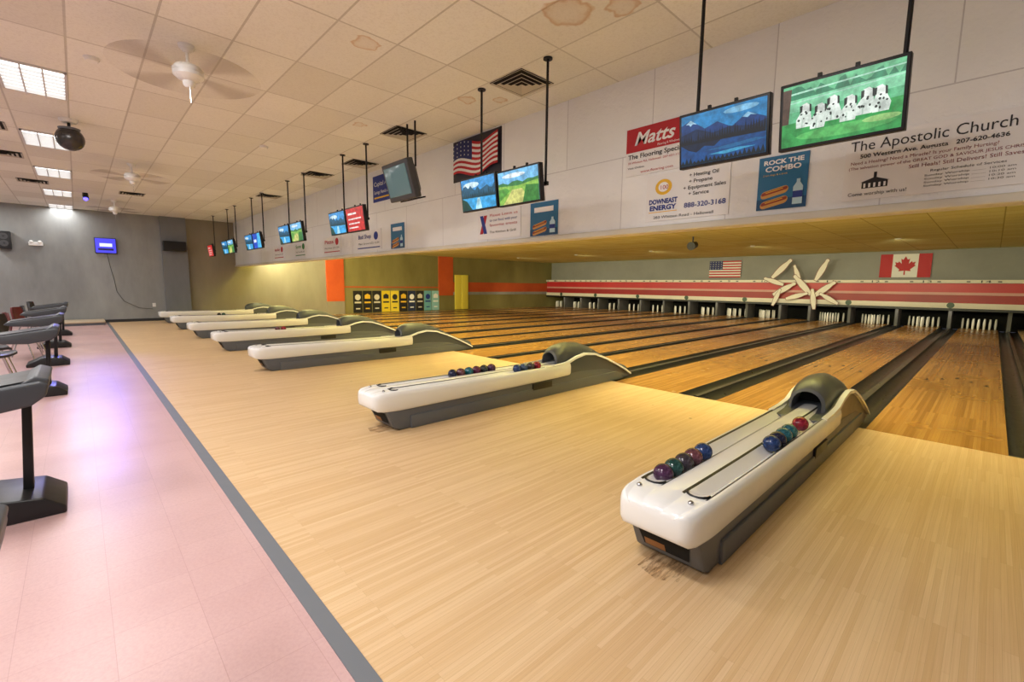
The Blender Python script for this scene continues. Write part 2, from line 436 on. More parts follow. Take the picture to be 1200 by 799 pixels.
# ---------------------------------------------------------------- ball returns
BALLC=[(74,40,72),(30,70,66),(60,52,62),(104,60,70),(34,60,110),(30,96,110),(140,24,48),(24,30,60),(92,34,60),(40,44,48),(70,90,120)]
def ballmat(i):
    nm='marbled_ball_%d'%(i%len(BALLC))
    if nm in _mc: return _mc[nm]
    k=NT(nm); c=lin(BALLC[i%len(BALLC)]); tc=k.n('ShaderNodeTexCoord').outputs['Object']
    nz=k.noise(tc,22,5,.7)
    k.col(k.ramp(nz,[(.35,tuple(x*.4 for x in c)),(.55,c),(.74,tuple(min(1,x*2.2+.05) for x in c))])); k.rough(.12)
    _mc[nm]=k.m; return k.m
def ball_return(cx,balls):
    r=empty('ball_return',(cx,0,0))
    st=[(2.02,.15,.375,.27,0),(2.03,.18,.395,.25,0),(2.06,.205,.41,.232,0),(2.12,.221,.419,.222,0),(2.24,.23,.423,.215,0),(2.3,.232,.423,.213,.012),(2.38,.233,.421,.213,.05),(3.0,.237,.412,.216,.055),(4.0,.237,.404,.22,.055),(4.75,.236,.402,.226,.055),(5.0,.235,.405,.235,.05)]
    vs=[];fs=[];fm=[]
    for (y,w,t,bt,d) in st:
        s=w/.25
        h=[(-.225,bt),(-.247,bt+.03),(-.25,t-.05),(-.24,t-.014),(-.222,t),(-.208,t),(-.193,t-.006),(-.18,t-.3*d-.004),(-.135,t-d),(-.088,t-.3*d-.004),(-.073,t-.006),(-.058,t),(-.02,t+.004 if d else t+.002)]
        sec=h+[(-x,z) for x,z in h[::-1]]
        for x,z in sec: vs.append((x*s,y,z))
    n=26
    for j in range(len(st)-1):
        for i in range(n):
            k=(i+1)%n
            fs.append((j*n+i,j*n+k,(j+1)*n+k,(j+1)*n+i))
            ii=min(i,24-i)
            fm.append(1 if (ii in (5,10) and j>=4) else 0)
    fs.append(tuple(range(n))); fm.append(0); fs.append(tuple(range((len(st)-1)*n,len(st)*n))[::-1]); fm.append(0)
    mesh('white_shell',vs,fs,[M_SHELL,M_BLACK],r,fm,smooth=True)
    for sx in (-1,1):
        pts=[]
        for i in range(9):
            t=math.pi*i/8; pts.append((sx*.123-.058*math.cos(t),2.29-.06*math.sin(t),.424))
        tube('inlay_loop',pts,.006,M_BLACK,r)
    prism_x('grey_body',[(2.30,0),(2.235,.03),(2.13,.25),(5.3,.26),(5.9,.22),(6.55,.05),(6.55,0)],-.2,.2,M_DGREY,r,.02)
    prism_x('skirt',[(2.42,.0),(2.42,.14),(6.2,.14),(6.4,.0)],-.217,.217,M_DGREY,r,.008)
    mesh('nose_recess_dark',[(-.13,2.209,.07),(.13,2.209,.07),(.15,2.15,.195),(-.15,2.15,.195)],[(0,1,2,3)],M_DARK,r)  # flat black sheet paints the shade of a recess under the nose
    mesh('nose_wood',[(-.12,2.204,.075),(.0,2.204,.075),(.0,2.183,.12),(-.12,2.183,.12)],[(0,1,2,3)],mat('nose_wood_tan',(150,102,58),.6),r)
    for sx in(-1,1): sphere('bolt',(sx*.145,2.15,.422),.015,M_CHROME,r,12)
    ctr=[(4.5,.385),(4.75,.39),(4.95,.415),(5.15,.475),(5.35,.505),(5.6,.48),(5.9,.38),(6.2,.255),(6.45,.14),(6.6,.06)]
    prism_x('hood_flank',[(4.5,.2)]+[(y,z-.01) for y,z in ctr]+[(6.6,0),(6.4,0)],-.196,.196,M_HOOD,r,.01)
    for sx in(-1,1):
        vs=[];fs=[]
        for i,(y,z) in enumerate(ctr):
            t=.03 if i<2 else .018
            vs+=[(sx*.185,y,z+t*.8),(sx*.225,y,z+t*.6),(sx*.228,y,z-t),(sx*.185,y,z-t)]
        for j in range(len(ctr)-1):
            for i in range(4): fs.append((j*4+i,j*4+(i+1)%4,(j+1)*4+(i+1)%4,(j+1)*4+i))
        fs+=[(0,1,2,3),(len(vs)-4,len(vs)-3,len(vs)-2,len(vs)-1)]
        mesh('swoosh_ribbon',vs,fs,M_SHELL,r,smooth=True)
        box('side_hatch',sx*.2,sx*.2215,4.25,4.62,.12,.205,M_BLACK,r,.004)
    hs=[(4.80,.585,.145),(4.86,.635,.15),(4.97,.665,.155),(5.15,.675,.16),(5.35,.66,.165),(5.6,.59,.175),(5.85,.48,.18),(6.1,.36,.186),(6.35,.245,.186),(6.62,.12,.186)]
    vs=[];fs=[]; NA=13
    def arch(y,h,w,sc=1):
        base=.3 if h>.4 else .0
        out=[(-w*sc,y,base)]; rr=w*sc
        for i in range(NA):
            t=math.pi*(1-i/(NA-1)); zz=max(.0,h-(1-sc)*w-rr)+rr*math.sin(t)
            out.append((rr*math.cos(t),y,zz))
        out.append((w*sc,y,base)); return out
    for (y,h,w) in hs: vs+=arch(y,h,w)
    n=NA+2
    for j in range(len(hs)-1):
        for i in range(n-1): fs.append((j*n+i,j*n+i+1,(j+1)*n+i+1,(j+1)*n+i))
    fs.append(tuple(range((len(hs)-1)*n,len(hs)*n)))
    mesh('ball_exit_hood',vs,fs,M_HOOD,r,smooth=True)
    o1=arch(4.80,.585,.145); i1=arch(4.78,.585,.145,.82); i2=arch(5.02,.585,.145,.82)
    vs=o1+i1+i2; fs=[]
    for i in range(n-1):
        fs.append((i,i+1,n+i+1,n+i)); fs.append((n+i,n+i+1,2*n+i+1,2*n+i))
    mesh('hood_lip',vs,fs,M_DGREY,r,smooth=True)
    mesh('throat_dark',i2,[tuple(range(n))],M_DARK,r)  # black sheet paints the darkness inside the hood
    for i,(dx,y,ci) in enumerate(balls):
        sphere('candlepin_ball',(dx,y,.425),.058,ballmat(ci),r,24)
    return r
CH=.127
B1=[(-CH,2.38,0),(-CH,2.505,1),(-CH,2.635,2),(-CH,2.76,3),(-CH,2.905,4),(CH,3.42,4),(CH,3.545,7),(CH,3.68,5),(CH,3.81,5),(CH,4.1,6)]
B2=[(-CH+(2*CH if i>5 else 0),3.2+.123*i+(.1 if i>5 else 0),[7,3,5,8,9,0,4,10,2,6][i]) for i in range(10)]
ball_return(RC[0],B1); ball_return(RC[1],B2)
for i,c in enumerate(RC[2:]): ball_return(c,[(CH,3.3+.125*j,(i+j)*3) for j in range(2 if i%2 else 0)])

# ---------------------------------------------------------------- TVs
def art(parent,w,h,y,polys,tag,s=1.0):
    for k,(c,pts) in enumerate(polys):
        poly_y('picture_area',[((u-.5)*w,(v-.5)*h) for u,v in pts],y-.0006*k,emi('screen_%d_%d_%d'%c,c,s),parent)
FULL=[(0,0),(1,0),(1,1),(0,1)]
def blob(cx,cy,rx,ry,n=12): return [(cx+rx*math.cos(2*math.pi*i/n),cy+ry*math.sin(2*math.pi*i/n)) for i in range(n)]
def ridge(y0,pts): return [(0,y0)]+[(1,y0)]+pts[::-1]
rnd=random.Random(3)
def jag(n,lo,hi): return [(i/n,lo+(hi-lo)*rnd.random()) for i in range(n+1)]
def trees(n,lo,hi):
    out=[]
    for i in range(n):
        b_=lo+(hi-lo)*rnd.random(); x=i/n
        out+=[(x,lo),(x+.5/n,b_+.04)]
    out.append((1,lo)); return out
LAKE=[((34,124,180),FULL),((120,180,215),blob(.72,.9,.2,.06)),((14,56,112),ridge(.45,[(0,.82),(.12,.9),(.3,.68),(.45,.76),(.62,.6),(.8,.8),(1,.64)])),
 ((150,190,212),[(.06,.83),(.12,.9),(.2,.8),(.15,.82),(.12,.78),(.1,.82)]),((130,178,206),[(.74,.73),(.8,.8),(.9,.71),(.83,.74),(.8,.7)]),((8,36,72),ridge(.4,[(0,.62),(.2,.7),(.4,.56),(.6,.62),(.85,.54),(1,.6)])),
 ((3,16,28),ridge(.38,trees(34,.46,.66))),((14,70,128),[(0,0),(1,0),(1,.38),(0,.42)]),((6,26,52),[(0,.42),(.5,.4),(.42,.3),(.3,.34),(.2,.24),(.1,.3)]),((30,100,150),[(.3,.24),(.9,.3),(1,.26),(.6,.2)]),
 ((60,150,190),[(.35,.15),(.7,.19),(.9,.16),(.55,.11)]),((5,26,36),ridge(.0,trees(20,.03,.12)))]
DOGS=[((96,180,130),FULL),((48,128,92),ridge(.6,jag(24,.78,.98))),((128,205,160),[(.0,.56),(1,.6),(1,.8),(.0,.76)]),((170,220,195),[(0,.84),(1,.9),(1,.92),(0,.87)]),((160,212,186),[(0,.7),(1,.76),(1,.78),(0,.72)]),((84,64,52),[(0,.36),(.06,.36),(.08,.95),(0,.95)]),
 ((52,150,76),[(0,0),(1,0),(1,.46),(0,.38)]),((88,180,96),blob(.55,.14,.42,.09)),((150,200,120),blob(.85,.2,.15,.05))]
rd=random.Random(5)
for i in range(6):
    x=.2+i*.13; y=.42+rd.uniform(-.02,.07); w_=(214,226,216); dk=(30,40,36)
    lean=rd.uniform(-.03,.03)
    DOGS+=[(w_,[(x-.065,y-.17),(x+.06,y-.17),(x+.072,y-.05),(x+.045+lean,y+.09),(x-.03+lean,y+.11),(x-.068,y-.03)]),((180,200,186),[(x-.02,y-.17),(x-.005,y-.17),(x-.005,y-.04),(x-.015,y-.04)]),
     ((228,236,228),[(x-.042+lean,y+.09),(x-.0+lean,y+.04),(x+.034+lean,y+.08),(x+.042+lean,y+.17),(x+.01+lean,y+.22),(x-.034+lean,y+.2)]),
     (dk,[(x-.05+lean,y+.06),(x-.028+lean,y+.09),(x-.026+lean,y+.19),(x-.052+lean,y+.18)]),(dk,[(x+.038+lean,y+.07),(x+.056+lean,y+.07),(x+.052+lean,y+.18),(x+.034+lean,y+.2)]),
     (dk,blob(x+.004+lean,y+.075,.01,.016,6))]
    for q in range(6): DOGS.append((dk,blob(x+rd.uniform(-.045,.045),y+rd.uniform(-.14,.06),rd.uniform(.006,.013),rd.uniform(.012,.024),6)))
FOREST=[((60,150,215),FULL),((210,235,245),blob(.3,.8,.25,.1)),((30,90,120),ridge(.4,jag(14,.6,.8))),((10,60,70),ridge(.35,trees(20,.42,.62))),((60,170,230),[(0,0),(1,0),(1,.35),(0,.4)]),((180,230,245),[(.4,.0),(.6,.0),(.55,.36),(.48,.36)]),((10,70,60),[(0,0),(.3,0),(.15,.3),(0,.4)])]
FIELD=[((120,190,235),FULL),((225,238,245),blob(.4,.85,.3,.07)),((60,130,70),ridge(.3,jag(8,.6,.72))),((140,190,80),[(0,0),(1,0),(1,.6),(.5,.52),(0,.58)]),((206,206,120),[(.1,.0),(.8,.0),(.6,.42),(.35,.42)]),((60,130,56),[(.6,.0),(1,0),(1,.45),(.7,.5)]),((90,160,66),[(0,.1),(.3,.4),(.2,.5),(0,.48)])]
REDS=[((205,44,40),FULL),((240,230,225),[(.1,.72),(.6,.72),(.6,.8),(.1,.8)]),((240,220,215),[(.1,.5),(.85,.5),(.85,.56),(.1,.56)]),((240,220,215),[(.1,.3),(.75,.3),(.75,.36),(.1,.36)]),((240,220,215),[(.1,.12),(.65,.12),(.65,.18),(.1,.18)])]
BLUE=[((30,80,200),FULL),((80,190,240),[(.5,0),(1,0),(1,1),(.65,1)]),((230,240,250),[(.1,.4),(.45,.4),(.45,.6),(.1,.6)])]
def tv(xc,zc,w,h,art_,pole,y=3.72,tilt=7,s=1.05,name='hanging_television',pz=None):
    r=empty(name,(xc,y,0))
    b=empty('tilt_mount',(0,0,zc),r); b.rotation_euler=(math.radians(tilt),0,0)
    box('bezel',-w/2,w/2,-.03,.035,-h/2,h/2,M_BLACK,b,.006)
    box('rear_housing',-w*.36,w*.36,.035,.075,-h*.36,h*.36,M_BLACK,b,.01)
    e=empty('screen',(0,-.0315,0),b); art(e,w*.94,h*.9,0,art_,name,s)
    box('wall_bracket',-.06,.06,.07,.11,-.08,.08,M_BLACKM,b)
    px=pole*w*.5*.9
    cyl('drop_pole',(px,.1,CZ),(px,.1,zc+.02),.014,.014,M_BLACKM,r,12)
    lathe('ceiling_flange',[(.05,0),(.05,.015)],M_BLACKM,r,(px,.1,CZ-.015))
    box('cross_arm',min(px,0)-.03,max(px,0)+.03,.088,.118,zc-.02,zc+.02,M_BLACKM,r)
    for k in(-.2,.1):
        box('top_bracket',k*w-.012,k*w+.012,.03,.05,zc+h/2-.02,zc+h/2+.05,M_BLACKM,r)
    return r
tv(-1.565,2.675,.68,.42,LAKE,-.85); tv(-.815,2.68,.695,.435,DOGS,.95)
tv(-4.52,2.625,.68,.41,FOREST,-.3); tv(-3.81,2.61,.68,.40,FIELD,.98)
tv(-8.75,2.635,.72,.43,FOREST,0.1); tv(-7.98,2.635,.72,.44,REDS,.7)
tv(-11.85,2.635,.74,.43,FOREST,0.0); tv(-11.0,2.635,.74,.43,FIELD,.7)
tv(-14.95,2.635,.74,.43,FOREST,-.1); tv(-14.15,2.635,.74,.43,BLUE,.6)
tv(-17.9,2.635,.74,.43,FOREST,-.1); tv(-17.1,2.635,.74,.43,FIELD,.6); tv(-20.2,2.635,.8,.43,REDS,.3)
r=empty('hanging_crt_television',(-6.38,3.7,3.05)); t=empty('tilt_mount',(0,0,0),r); t.rotation_euler=(math.radians(16),0,0)
M_CRT=mat('crt_grey',(70,72,76),.5)
box('front_bezel',-.37,.37,-.06,.06,-.28,.28,M_CRT,t,.02)
prv=[(-.33,.06,-.25),(.33,.06,-.25),(.33,.06,.25),(-.33,.06,.25),(-.18,.2,-.16),(.18,.2,-.16),(.18,.2,.14),(-.18,.2,.14)]
mesh('tube_housing',prv,[(0,1,2,3),(4,5,6,7),(0,1,5,4),(1,2,6,5),(2,3,7,6),(3,0,4,7)],M_CRT,t)
box('glass',-.31,.31,-.075,-.055,-.21,.22,mat('crt_glass',(96,124,128),.12,emit=.25),t,.01)  # grey-blue reflection on the screen painted as colour and faint glow
box('cradle',-.25,.25,.05,.2,-.3,-.28,M_BLACKM,t)
cyl('drop_pole',(.0,.12,.2),(.0,.12,.85),.014,.014,M_BLACKM,r,12)
cyl('drop_pole_2',(.22,.12,.2),(.22,.12,.85),.014,.014,M_BLACKM,r,12)

# ---------------------------------------------------------------- posters on bulkhead
K=mat('ink_black',(40,40,44),.6); RD=mat('ink_red',(186,34,44),.6); BL=mat('ink_blue',(34,56,140),.6); WH=mat('ink_white',(245,245,245),.6); YE=mat('ink_yellow',(240,190,50),.6); GN=mat('ink_green',(50,130,70),.6); BR=mat('ink_maroon',(130,44,52),.6)
TEAL=mat('poster_blue',(34,112,158),.5); TEAL2=mat('poster_deep_blue',(18,74,120),.5)
def poster(name,x0,x1,z0,z1,m):
    r=empty(name,(x0,BY-.012,z0)); box('sheet',0,x1-x0,0,.01,0,z1-z0,m,r); return r,(x1-x0),(z1-z0)
def rect(r,x0,x1,z0,z1,m,y=-.002): poly_y('printed_area',[(x0,z0),(x1,z0),(x1,z1),(x0,z1)],y,m,r)
p,w,h=poster('church_banner',-.98,.12,2.24,2.765,M_PAPER)
text('The Apostolic Church',.03,.98,.40,.08,K,p); text('500 Western Ave. Augusta   207-620-4636',.1,.95,.338,.03,K,p,bold=.0008)
text('Need a Healing? Need a Miracle? Is your Family Hurting?',.04,.9,.29,.025,BR,p)
text('(The salvation power of the GREAT GOD & SAVIOUR JESUS CHRIST)',.03,1.06,.25,.022,BR,p)
text('Still Heals! Still Delivers! Still Saves!',.42,1.04,.205,.028,BR,p)
text('Regular Schedule of Services',.55,.95,.16,.018,K,p)
for i in range(4): text('Sunday Worship ......... 10:%d0 am'%i,.52,1.0,.128-i*.026,.014,K,p)
text('Come worship with us!',.04,.42,.035,.028,K,p)
rect(p,.13,.3,.09,.14,K); poly_y('church_icon',[(.12,.14),(.31,.14),(.215,.175)],-.002,K,p); rect(p,.205,.225,.17,.215,K)
for i in range(5): rect(p,.142+i*.033,.156+i*.033,.095,.13,WH,-.004)
p,w,h=poster('flooring_banner',-3.15,-2.3,2.78,3.31,M_PAPER)
rect(p,0,w,h*.5,h,RD); text('Matts',.1,.6,h*.64,.14,WH,p,shear=.3,bold=.004); text('Flooring & Windows',.4,.66,h*.54,.025,WH,p)
text('The Flooring Specialists',.03,.82,h*.36,.05,K,p,bold=.001)
text('25 Whitten Rd, Hallowell  207-621-1120',.03,.7,h*.26,.022,RD,p); text('Visit Online:',.03,.25,h*.15,.022,K,p); text('www.flooring.com',.2,.6,h*.04,.028,RD,p)
p,w,h=poster('energy_banner',-2.86,-1.93,2.235,2.745,M_PAPER)
poly_y('logo',blob(.21,h*.72,.1,.085,24),-.002,YE,p); poly_y('logo_ring',blob(.21,h*.72,.062,.053,20),-.004,WH,p); text('100',.165,.255,h*.67,.045,RD,p,y=-.006)
text('DOWNEAST',.04,.38,h*.37,.05,BL,p,bold=.003); text('ENERGY',.05,.37,h*.235,.05,BL,p,bold=.003); rect(p,.04,.38,h*.185,h*.2,YE)
for i,tx in enumerate(['Heating Oil','Propane','Equipment Sales','Service']):
    x0_=.44 if i==2 else .5; text('+ '+tx,x0_,x0_+[.31,.25,.45,.22][i],h*.84-i*.064,.036,K,p,bold=.0006)
text('888-320-3168',.46,.9,h*.22,.05,BL,p,bold=.001); text('283 Whitten Road - Hallowell',.1,.78,h*.05,.03,K,p)
def combo(x0,x1,z0,z1,full=True):
    p,w,h=poster('snack_combo_poster',x0,x1,z0,z1,TEAL)
    rect(p,0,w,0,h*.2,TEAL2)
    if full: text('ROCK THE',w*.1,w*.9,h*.85,h*.08,WH,p,bold=.002); text('COMBO',w*.14,w*.86,h*.72,h*.09,WH,p,bold=.002); text('2 hot dogs & a drink',w*.1,w*.6,h*.64,h*.03,YE,p)
    else: rect(p,w*.15,w*.85,h*.7,h*.85,WH)
    bun=mat('bun_tan',(214,160,84),.6); sa=mat('sausage',(150,60,34),.5)
    def cap(cx,cz,L,R): # long rounded bar, tilted a little
        pts=[]
        for s_ in(1,-1):
            for q in range(7):
                t=-math.pi/2+math.pi*q/6
                pts.append((cx+s_*(L+R*math.cos(t)),cz+s_*R*math.sin(t)))
        return [(x,z+(x-cx)*.22) for x,z in pts]
    for dz in(.13,.32):
        poly_y('hot_dog_bun',cap(w*.36,h*dz,w*.2,h*.07),-.003-dz*.001,bun,p)
        poly_y('sausage',cap(w*.36,h*(dz+.02),w*.23,h*.03),-.005,sa,p)
        poly_y('mustard',cap(w*.36,h*(dz+.03),w*.17,h*.007),-.007,YE,p)
    bt=mat('bottle_blue',(190,222,235),.3)
    poly_y('water_bottle',[(w*.74,h*.06),(w*.93,h*.06),(w*.93,h*.38),(w*.87,h*.46),(w*.87,h*.52),(w*.80,h*.52),(w*.80,h*.46),(w*.74,h*.38)],-.009,bt,p); rect(p,w*.74,w*.93,h*.18,h*.3,BL,-.011)
combo(-1.665,-1.25,2.235,2.72); combo(-4.72,-4.2,2.2,2.66,False); combo(-8.78,-8.25,2.22,2.72,False)
p,w,h=poster('flag_poster',-6.58,-5.36,3.22,3.88,mat('poster_night',(40,40,52),.5))
us=us_flag('flag_print',.04,w-.04,.08,h-.08,-.01,1,root=p)
p,w,h=poster('credit_union_poster',-9.52,-8.66,3.24,3.78,BL)
text('Capital Area',.06,.8,h*.6,.09,WH,p); text('Savings Needs of All',.06,.8,h*.3,.07,WH,p); rect(p,.06,.8,h*.12,h*.18,YE)
p,w,h=poster('notice_banner',-5.92,-4.92,2.22,2.66,M_PAPER)
for i,tx in enumerate(['Please Leave us','to our food with your','favorite treats']): text(tx,.3,.93,h*(.78-.17*i),.04,[RD,BL,RD][i],p)
text('The Kitchen & Grill',.3,.9,h*.2,.035,K,p); poly_y('printed_logo',[(.06,h*.2),(.14,h*.2),(.24,h*.85),(.16,h*.85)],-.002,RD,p); poly_y('printed_logo_b',[(.16,h*.2),(.24,h*.2),(.14,h*.85),(.06,h*.85)],-.003,BL,p)
for (x0,x1,cc,tx) in [(-12.4,-11.3,RD,'Pizza'),(-10.4,-9.2,BL,'Bud Shop'),(-14.6,-13.7,GN,'Sports'),(-16.6,-15.6,RD,'Auto Body')]:
    p,w,h=poster('sponsor_banner',x0,x1,2.24,2.68,M_PAPER); text(tx,.1,w*.6,h*.6,.09,cc,p,bold=.002); text('Main Street 622-1234',.1,w-.1,h*.3,.04,K,p); rect(p,.06,w-.06,h*.1,h*.15,cc); poly_y('printed_logo',blob(w*.8,h*.68,.1,.09),-.002,cc,p)

# ---------------------------------------------------------------- ceiling equipment
M_TUBE=emi('troffer_diffuser_glow',(255,253,250),2.6,tex=False)
M_FIN=mat('troffer_louver',(215,215,215),.35)
def troffer(x0,y0,power,col=(1,.985,.965)):
    x1,y1=x0-1.1,y0-.59
    r=empty('ceiling_troffer_light',((x0+x1)/2,(y0+y1)/2,CZ))
    box('frame_a',-.55,.55,-.295,-.27,-.02,.0,M_FIN,r); box('frame_b',-.55,.55,.27,.295,-.02,.0,M_FIN,r)
    box('frame_c',-.55,-.525,-.295,.295,-.02,.0,M_FIN,r); box('frame_d',.525,.55,-.295,.295,-.02,.0,M_FIN,r)
    mesh('diffuser',[(-.53,-.275,-.006),(.53,-.275,-.006),(.53,.275,-.006),(-.53,.275,-.006)],[(0,1,2,3)],M_TUBE,r)
    for k in (-.09,.09): box('louver_long',-.53,.53,k-.007,k+.007,-.05,-.008,M_FIN,r)
    for k in range(1,8): box('louver_cross',-.53+k*.1325-.003,-.53+k*.1325+.003,-.27,.27,-.04,-.01,M_FIN,r)
    L=bpy.data.lights.new('lamp','AREA'); L.shape='RECTANGLE'; L.size=1.0; L.size_y=.5; L.energy=power; L.color=col
    o=bpy.data.objects.new('lamp',L); link(o,r); o.location=(0,0,-.055)
PW={-2:98,-1:68,0:44,1:40,2:40,3:42,4:22}
for k in range(-2,5): troffer(-7.7-3.3*k,.1,PW[k])
for k in range(0,7): troffer(-.55-3.3*k,-2.34,[85,78,70,62,58,54,42][k])  # unseen row behind the camera, added to brighten the concourse
def fan(x,y,ang=.5):
    r=empty('ceiling_fan',(x,y,CZ)); w=M_WHITE
    lathe('canopy',[(.03,-.07),(.07,-.03),(.075,0)],w,r)
    cyl('downrod',(0,0,-.05),(0,0,-.2),.014,.014,w,r,12)
    lathe('motor_housing',[(.05,-.35),(.1,-.33),(.135,-.3),(.14,-.24),(.11,-.2),(.04,-.18)],w,r,n=28)
    lathe('switch_cup',[(.03,-.41),(.05,-.39),(.055,-.35)],w,r)
    cyl('pull_chain',(.03,0,-.4),(.03,0,-.56),.003,.003,M_CHROME,r,6)
    k=_mc.get('fanb')
    if not k:
        n=NT('fan_blades_spinning'); n.b.inputs['Base Color'].default_value=(*lin((128,112,100)),1); n.rough(.6)
        s=n.n('ShaderNodeSeparateXYZ'); n.l(n.n('ShaderNodeTexCoord').outputs['Object'],s.inputs[0])
        a_=n.math('ARCTAN2',s.outputs['Y'],s.outputs['X']); cs=n.math('COSINE',n.math('MULTIPLY',a_,4))
        mr=n.n('ShaderNodeMapRange'); mr.interpolation_type='SMOOTHSTEP'; mr.inputs['From Min'].default_value=-.4; mr.inputs['From Max'].default_value=1; mr.inputs['To Min'].default_value=.06; mr.inputs['To Max'].default_value=.38
        n.l(cs,mr.inputs['Value']); n.l(mr.outputs['Result'],n.b.inputs['Alpha']); _mc['fanb']=k=n.m
    N=40; vs=[];fs=[]
    for i in range(N):
        t=2*math.pi*i/N; vs+=[(.13*math.cos(t),.13*math.sin(t),0),(.66*math.cos(t),.66*math.sin(t),0)]
    for i in range(N):
        j=(i+1)%N; fs.append((2*i,2*i+1,2*j+1,2*j))
    o=mesh('spinning_blades',vs,fs,k,r,loc=(0,0,-.27)); o.rotation_euler=(0,0,ang)
for x in(-5.95,-12.55,-18.6): fan(x,1.0)
r=empty('mirror_ball_globe',(-9.86,.09,CZ))
lathe('mount',[(.09,-.05),(.11,-.02),(.11,0)],M_WHITE,r); cyl('stem',(0,0,0),(0,0,-.14),.02,.02,M_BLACKM,r,10)
sphere('globe',(0,0,-.28),.17,mat('dark_globe',(60,56,54),.25,.4),r,28); lathe('collar',[(.12,-.16),(.13,-.13),(.05,-.11)],M_DGREY,r)
def vent(x,y,s=.55):
    r=empty('ceiling_vent',(x,y,CZ)); m=mat('vent_grey',(186,180,166),.5,.1)
    for i,k in enumerate([1,.78,.56,.34,.14]):
        a_=s/2*k; b_=a_-.034; z=-.012-.006*i
        b_=max(b_,.002)
        vs=[(-a_,-a_,z),(a_,-a_,z),(a_,a_,z),(-a_,a_,z),(-b_,-b_,z+.012),(b_,-b_,z+.012),(b_,b_,z+.012),(-b_,b_,z+.012)]
        mesh('louver_ring',vs,[(i2,(i2+1)%4,4+(i2+1)%4,4+i2) for i2 in range(4)],m,r)
    mesh('duct_opening',[(-s/2,-s/2,-.003),(s/2,-s/2,-.003),(s/2,s/2,-.003),(-s/2,s/2,-.003)],[(0,1,2,3)],M_DARK,r)
for (x,y) in[(-4.14,4.05),(-6.8,4.0),(-10.7,4.1),(-9.1,4.35),(-14.3,4.1),(-11.0,-.9),(-13.3,-.85),(-16.5,-.6),(-16.8,1.3)]: vent(x,y)
for (x,y) in[(-3.3,2.0),(-9.2,2.6),(-7,.3)]:
    r=empty('smoke_detector',(x,y,CZ)); lathe('disc',[(.055,-.04),(.07,-.015),(.07,0)],M_WHITE,r)
r=empty('lane_spotlight',(-6.6,14,LZ)); cyl('stem',(0,0,0),(0,0,-.2),.02,.02,M_BLACKM,r); cyl('can',(0,-.12,-.3),(0,.16,-.24),.13,.1,M_BLACK,r)

def wallbox(name,y0,y1,z0,z1,d,m,off=0):
    r=empty(name,(XL+off,(y0+y1)/2,(z0+z1)/2)); hy=(y1-y0)/2;hz=(z1-z0)/2
    box('body',.0,d,-hy,hy,-hz,hz,m,r,.01); return r,hy,hz
def quad_x(r,x,y0,y1,z0,z1,m): mesh('screen_area',[(x,y0,z0),(x,y1,z0),(x,y1,z1),(x,y0,z1)],[(0,1,2,3)],m,r)
r,hy,hz=wallbox('wall_television',.54,1.12,2.44,2.98,.09,M_BLACK)
quad_x(r,.092,-hy*.94,hy*.94,-hz*.92,hz*.92,emi('screen_violet',(70,66,225),1.3,tex=False,sample=True)); quad_x(r,.093,-hy*.55,hy*.6,-hz*.12,hz*.3,emi('screen_white',(225,230,250),1.3,tex=False)); quad_x(r,.093,-hy*.7,hy*.7,-hz*.6,-hz*.35,emi('screen_dark',(30,30,90),.6,tex=False))
r,hy,hz=wallbox('wall_speaker',2.42,3.12,2.62,2.98,.34,M_BLACK,.14)
quad_x(r,.343,-hy*.9,hy*.9,-hz*.85,hz*.85,mat('speaker_grille',(34,34,36),.8))
r,hy,hz=wallbox('wall_speaker',-1.72,-1.42,2.45,3.0,.25,M_BLACK)
for z in(-.1,.12):
    c=lathe('driver_cone',[(.1,0),(.07,-.02),(.02,.0)],mat('speaker_cone',(70,70,72),.6),r,(.262,0,z)); c.rotation_euler=(0,math.pi/2,0)
r,hy,hz=wallbox('emergency_light',-1.05,-.72,2.6,2.72,.1,M_WHITE)
for s_ in(-.1,.1): sphere('lamp_head',(.1,s_,.06),.05,M_WHITE,r)
tube('dangling_cable',[(XL+.02,.85,2.44),(XL+.02,.9,2.0),(XL+.02,.98,1.5),(XL+.02,1.02,1.1),(XL+.02,1.2,.75),(XL+.02,1.6,.5),(XL+.02,2.0,.45)],.006,M_BLACK)
r=empty('wall_outlet',(XL,2.05,.6)); box('plate',0,.015,-.05,.05,-.07,.07,M_WHITE,r)
cols=[(24,24,26),(28,28,30),(34,34,32),(226,196,40),(230,204,60),(30,30,32),(40,50,80),(34,34,40),(110,170,180),(150,200,205)]
y=9.85
for i,c in enumerate(cols):
    r=empty('league_banner',(XL,y,.0)); m=mat('banner_%d_%d_%d'%c,c,.6)
    box('panel',0.001,.03,0,.46,.03,1.12,m,r); hi=mat('banner_print',(222,214,190),.6)
    a_=[hi,YE,hi,K,K,YE,WH,hi,BL,WH][i]
    mesh('printed_mark',[(.032,.08,.72),(.032,.38,.72),(.032,.38,.9),(.032,.23,.98),(.032,.08,.9)] if i%2 else [(.032,.23-.15*math.cos(q*.524),.8+.15*math.sin(q*.524)) for q in range(12)],[tuple(range(5 if i%2 else 12))],a_,r)
    quad_x(r,.032,.06,.4,.5,.58,a_); quad_x(r,.032,.12,.34,.2,.26,a_)
    y+=.512
r=empty('yellow_door_panel',(XL+.05,16.0,0)); my=mat('yellow_panel',(232,214,84),.5)
box('leaf_1',0,.04,0,.46,.02,2.04,my,r,.006); box('leaf_2',.03,.07,.47,.95,.02,2.04,my,r,.006); box('rail',0,.08,0,.95,0,.03,M_BLACK,r)

